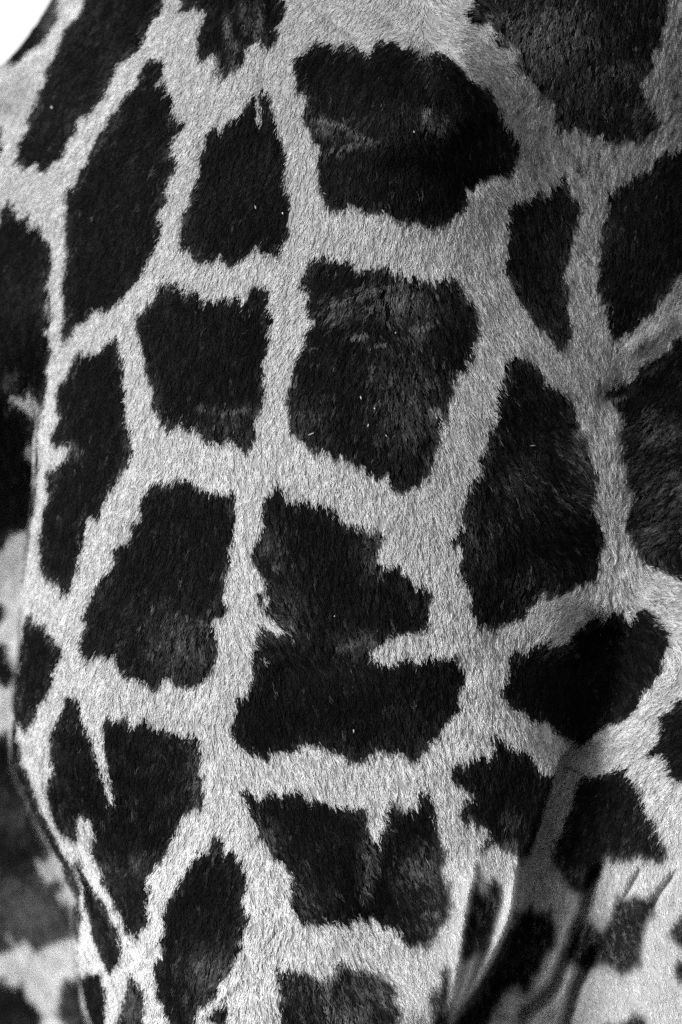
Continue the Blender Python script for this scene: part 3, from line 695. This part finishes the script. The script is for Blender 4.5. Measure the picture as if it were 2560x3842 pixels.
starts = np.concatenate([np.arange(len(quads)) * 4, [len(quads) * 4, len(quads) * 4 + NR]])
me = bpy.data.meshes.new('giraffe')
me.vertices.add(len(verts)); me.vertices.foreach_set('co', verts.ravel())
me.loops.add(len(loops)); me.loops.foreach_set('vertex_index', loops.astype(np.int32))
me.polygons.add(len(starts)); me.polygons.foreach_set('loop_start', starts.astype(np.int32))
me.polygons.foreach_set('use_smooth', np.ones(len(starts), bool))
me.update(calc_edges=True); me.validate()
at = me.attributes.new('coat', 'FLOAT', 'POINT')
at.data.foreach_set('value', np.concatenate(tone_rows).astype(np.float32))
me.materials.append(M_SKIN)
giraffe = bpy.data.objects.new('giraffe', me)
col.objects.link(giraffe)
giraffe['label'] = 'giraffe seen close up, big jagged dark patches divided by pale fur lines'
giraffe['category'] = 'giraffe'

# ------------------------------------------------------------------ the fur: tufts of hair rooted on the hide, one part per patch
N_TUFT = 80000
PER = 10
NP = 5
cu = rng.uniform(-470, R_EDGE - 10, N_TUFT * 3); cv = rng.uniform(V0 + 5, V1 - 5, N_TUFT * 3)
ok = cu > sil(cv) + 2
ar = np.clip(lookup(AREA, cu, cv), 1, 3)
ok &= rng.uniform(0, 1, cu.size) < ar / 3.0 * 1.15
cu = cu[ok][:N_TUFT * 2]; cv = cv[ok][:N_TUFT * 2]
_x = np.linspace(-8, 6, 200)
wv = rng.uniform(1500, V1 - 10, 16000)                            # tufts on the inner side of the near limb
wu = np.interp(rng.uniform(.02, .70, 16000), smooth(-8, 6, _x), _x) + np.interp(wv, EDGE[:, 1], EDGE[:, 0])
wall = np.concatenate([np.zeros(len(cu), bool), np.ones(16000, bool)])
cu = np.concatenate([cu, wu]); cv = np.concatenate([cv, wv])
n = len(cu)
dx, dy = flow(cu, cv)
dx[wall] = 0; dy[wall] = 1
ang = np.radians(10) * vnoise(cu / 55, cv / 55, 31) + np.radians(9) * rng.normal(size=n)
ca, sa = np.cos(ang), np.sin(ang)
ang[wall] *= .05
ca, sa = np.cos(ang), np.sin(ang)
dx, dy = dx * ca - dy * sa, dx * sa + dy * ca
cid = coat(cu, cv, dx, dy)
short = smooth(2950, 3500, cv) * smooth(1350, 1800, cu)          # shorter, smoother hair in the groin
tlen = 18 * (1 - .42 * short) * (1 + .6 * np.exp(-((cu - 2270) / 170) ** 2) * smooth(1350, 1550, cv) * (1 - smooth(2250, 2450, cv))) * rng.uniform(.75, 1.25, n)
ttone = .45 * rng.normal(size=n) + .75 * streak(cu, cv, dx, dy, 5.0, 12, 51) + .55 * streak(cu, cv, dx, dy, 9.0, 19, 52)
tfleck = streak(cu, cv, dx, dy, 5.0, 13, 53) + .5 * streak(cu, cv, dx, dy, 10.0, 20, 54) + .5 * rng.normal(size=n)
tlift = rng.uniform(.10, .30, n) * (1 - .55 * short)

edge = np.zeros(n)                                               # how near a tuft stands to the rim of its patch
for k in range(8):
    a = k * math.pi / 4
    edge += (coat(cu + 42 * math.cos(a), cv + 42 * math.sin(a), dx, dy) < 0) / 8.0
edge *= .5 + .5 * smooth(-.4, .6, vnoise(cu / 120, cv / 120, 61))

# children
rep = np.repeat(np.arange(n), PER)
m = len(rep)
alo = rng.normal(size=m) * 10; acr = rng.normal(size=m) * 4.5
acr[wall[rep]] *= .25
hdx = dx[rep]; hdy = dy[rep]
hu = cu[rep] + hdx * alo - hdy * acr
hv = cv[rep] + hdy * alo + hdx * acr
keep = (hu > sil(hv) + 1) & (hu < R_EDGE - 4) & (hv > V0 + 2) & (hv < V1 - 2)
rep = rep[keep]; hu = hu[keep]; hv = hv[keep]; hdx = hdx[keep]; hdy = hdy[keep]; acr = acr[keep]
m = len(rep)
own = rng.uniform(size=m) < .55 + .45 * short[rep]
hid = cid[rep].copy()
hid[own] = coat(hu[own], hv[own], hdx[own], hdy[own])
L = tlen[rep] * rng.uniform(.7, 1.2, m) * S
ja = np.radians(6) * rng.normal(size=m)
ja[wall[rep]] *= .05
stray = rng.uniform(size=m) < .012
ja[stray] *= 5
cj, sj = np.cos(ja), np.sin(ja)
hdx, hdy = hdx * cj - hdy * sj, hdx * sj + hdy * cj
root = lookup(PW, hu, hv)
nr = lookup(NRM, hu, hv); nr /= np.linalg.norm(nr, axis=1, keepdims=True)
e = 6.0
tip0 = lookup(PW, hu + hdx * e, hv + hdy * e)
tg = tip0 - root
tg -= nr * (tg * nr).sum(1, keepdims=True)
tg /= np.linalg.norm(tg, axis=1, keepdims=True) + 1e-9
cr = np.cross(nr, tg)
lift = tlift[rep] * rng.uniform(.8, 1.3, m)
lift[stray] *= 1.8
s = np.linspace(0, 1, NP)[None, :, None]
conv = (acr * S * .55)[:, None, None]
sgn = np.sign((np.cross(nr, tg) * np.array([1, 0, 0])).sum(1) * -hdy + (np.cross(nr, tg) * np.array([0, 0, -1])).sum(1) * hdx)[:, None, None]
pts = (root[:, None] + tg[:, None] * (L[:, None, None] * s)
       + nr[:, None] * (L * lift)[:, None, None] * (s * (1.55 - .75 * s))
       - cr[:, None] * sgn * conv * s ** 1.5
       + nr[:, None] * (np.minimum(s * 4, 1) * .0011 - .0006))
# tones
low = vnoise(hu / 420, hv / 420, 41)
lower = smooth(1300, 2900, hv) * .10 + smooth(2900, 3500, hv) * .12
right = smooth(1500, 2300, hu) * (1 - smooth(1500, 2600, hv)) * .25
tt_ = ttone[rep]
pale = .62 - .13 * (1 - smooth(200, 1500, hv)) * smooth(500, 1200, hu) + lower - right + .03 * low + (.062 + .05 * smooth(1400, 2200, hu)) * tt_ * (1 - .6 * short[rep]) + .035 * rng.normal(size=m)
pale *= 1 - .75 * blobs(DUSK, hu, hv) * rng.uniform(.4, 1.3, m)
dusk = rng.uniform(size=m) < .05
pale[dusk] *= .45
pale = np.clip(pale, .05, .92)
sblob = blobs(SALT_SHEEN, hu, hv)
eh = edge[rep]
dark = .0042 * np.exp(.4 * tt_ + .3 * rng.normal(size=m) + .85 * vnoise(hu / 190, hv / 220, 44)) * (1 + 5.0 * eh)  # broad sheen put into the tone; paler towards the rims
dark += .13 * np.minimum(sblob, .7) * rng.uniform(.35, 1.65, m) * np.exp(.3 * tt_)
grey_share = sblob + .008 + .12 * eh
_q = np.sort(tfleck)
rank = np.searchsorted(_q, tfleck) / n                     # 0..1, streaky
sf = np.minimum(grey_share * 2.0, 1)
lvl = np.clip((rank[rep] - (1 - sf)) / np.maximum(sf, .02), 0, 1)   # how far into the grey streak
lvl = np.where(rng.uniform(size=m) < .75, lvl, 0)
dark += (.010 + .10 * lvl * rng.uniform(.4, 1.3, m)) * (lvl > 0)
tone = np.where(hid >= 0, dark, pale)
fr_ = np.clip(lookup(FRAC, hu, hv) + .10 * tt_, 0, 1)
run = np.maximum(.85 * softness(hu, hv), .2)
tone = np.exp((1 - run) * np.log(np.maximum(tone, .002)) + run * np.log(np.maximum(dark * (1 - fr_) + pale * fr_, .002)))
rad0 = .00036 * rng.uniform(.7, 1.25, m) * (1 - .25 * short[rep])
radp = rad0[:, None] * np.array([1.0, 1.0, .9, .65, .15])[None]


def hair_part(name, sel, mat):
    k = int(len(sel))
    hc = bpy.data.hair_curves.new(name)
    hc.add_curves([NP] * k)
    hc.points.foreach_set('position', pts[sel].astype(np.float32).ravel())
    ra = hc.attributes.get('radius') or hc.attributes.new('radius', 'FLOAT', 'POINT')
    ra.data.foreach_set('value', radp[sel].astype(np.float32).ravel())
    ta = hc.attributes.new('tone', 'FLOAT', 'CURVE')
    ta.data.foreach_set('value', tone[sel].astype(np.float32))
    hc.materials.append(mat)
    ob = bpy.data.objects.new(name, hc)
    col.objects.link(ob)
    ob.parent = giraffe
    return ob


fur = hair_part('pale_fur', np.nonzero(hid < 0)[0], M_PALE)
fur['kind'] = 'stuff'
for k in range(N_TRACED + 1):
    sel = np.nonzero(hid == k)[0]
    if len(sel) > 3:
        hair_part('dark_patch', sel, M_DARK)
print('hairs', m)

# ------------------------------------------------------------------ bits of chaff and scurf caught in the hair
M_CHAFF = bpy.data.materials.new('chaff')
M_CHAFF.use_nodes = True
M_CHAFF.node_tree.nodes['Principled BSDF'].inputs['Base Color'].default_value = (.45, .45, .45, 1)
M_CHAFF.node_tree.nodes['Principled BSDF'].inputs['Roughness'].default_value = .7
cvs, cfs = [], []
for t, x, y, dx_, dy_, ln, w in [('E', 872, 850, .3, 1, 13, 3.6), ('E', 951, 915, .2, 1, 7, 4.2), ('E', 580, 1066, 1, -.45, 24, 2.4), ('E', 914, 1015, -.3, 1, 12, 3.2), ('E', 1018, 1075, .5, .6, 10, 2.8),
                                 ('E', 1069, 471, 0, 1, 6, 3.6), ('B', 414, 1256, 0, 1, 8, 4.4), ('B', 1180, 773, .3, .9, 9, 3.4), ('A', 318, 636, .4, .9, 10, 4), ('G', 680, 1134, 1, -.03, 20, 1.8), ('I', 827, 1320, .1, 1, 14, 3.5),
                                 ('I', 714, 646, 0, 1, 6, 3.2), ('G', 325, 560, 1, .1, 16, 1.8), ('B', 1000, 1240, .6, .9, 15, 2), ('A', 1510, 1222, .3, 1, 14, 2.2)]:
    o = TILES[t]
    c = np.array([o[0] + x / 1.568, o[1] + y / 1.568]); d = np.array([dx_, dy_]) / math.hypot(dx_, dy_); q = np.array([-d[1], d[0]])
    b0 = len(cvs)
    for hh in (.0045, .0060):
        for k in range(6):
            a = k * math.pi / 3 + .3
            p = c + d * math.cos(a) * ln * .52 + q * math.sin(a) * w * .55
            u_ = np.array([p[0]]); v_ = np.array([p[1]])
            wp = lookup(PW, u_, v_)[0] + lookup(NRM, u_, v_)[0] * hh
            cvs.append(tuple(wp))
    cfs.append([b0 + k for k in range(6)]); cfs.append([b0 + 11 - k for k in range(6)])
    for k in range(6):
        cfs.append([b0 + k, b0 + (k + 1) % 6, b0 + 6 + (k + 1) % 6, b0 + 6 + k])
cme = bpy.data.meshes.new('chaff')
cme.from_pydata(cvs, [], cfs)
cme.materials.append(M_CHAFF)
chaff = bpy.data.objects.new('chaff', cme)
col.objects.link(chaff)
chaff['kind'] = 'stuff'
chaff['label'] = 'tiny pale flecks of chaff caught in the dark fur'
chaff['category'] = 'chaff'
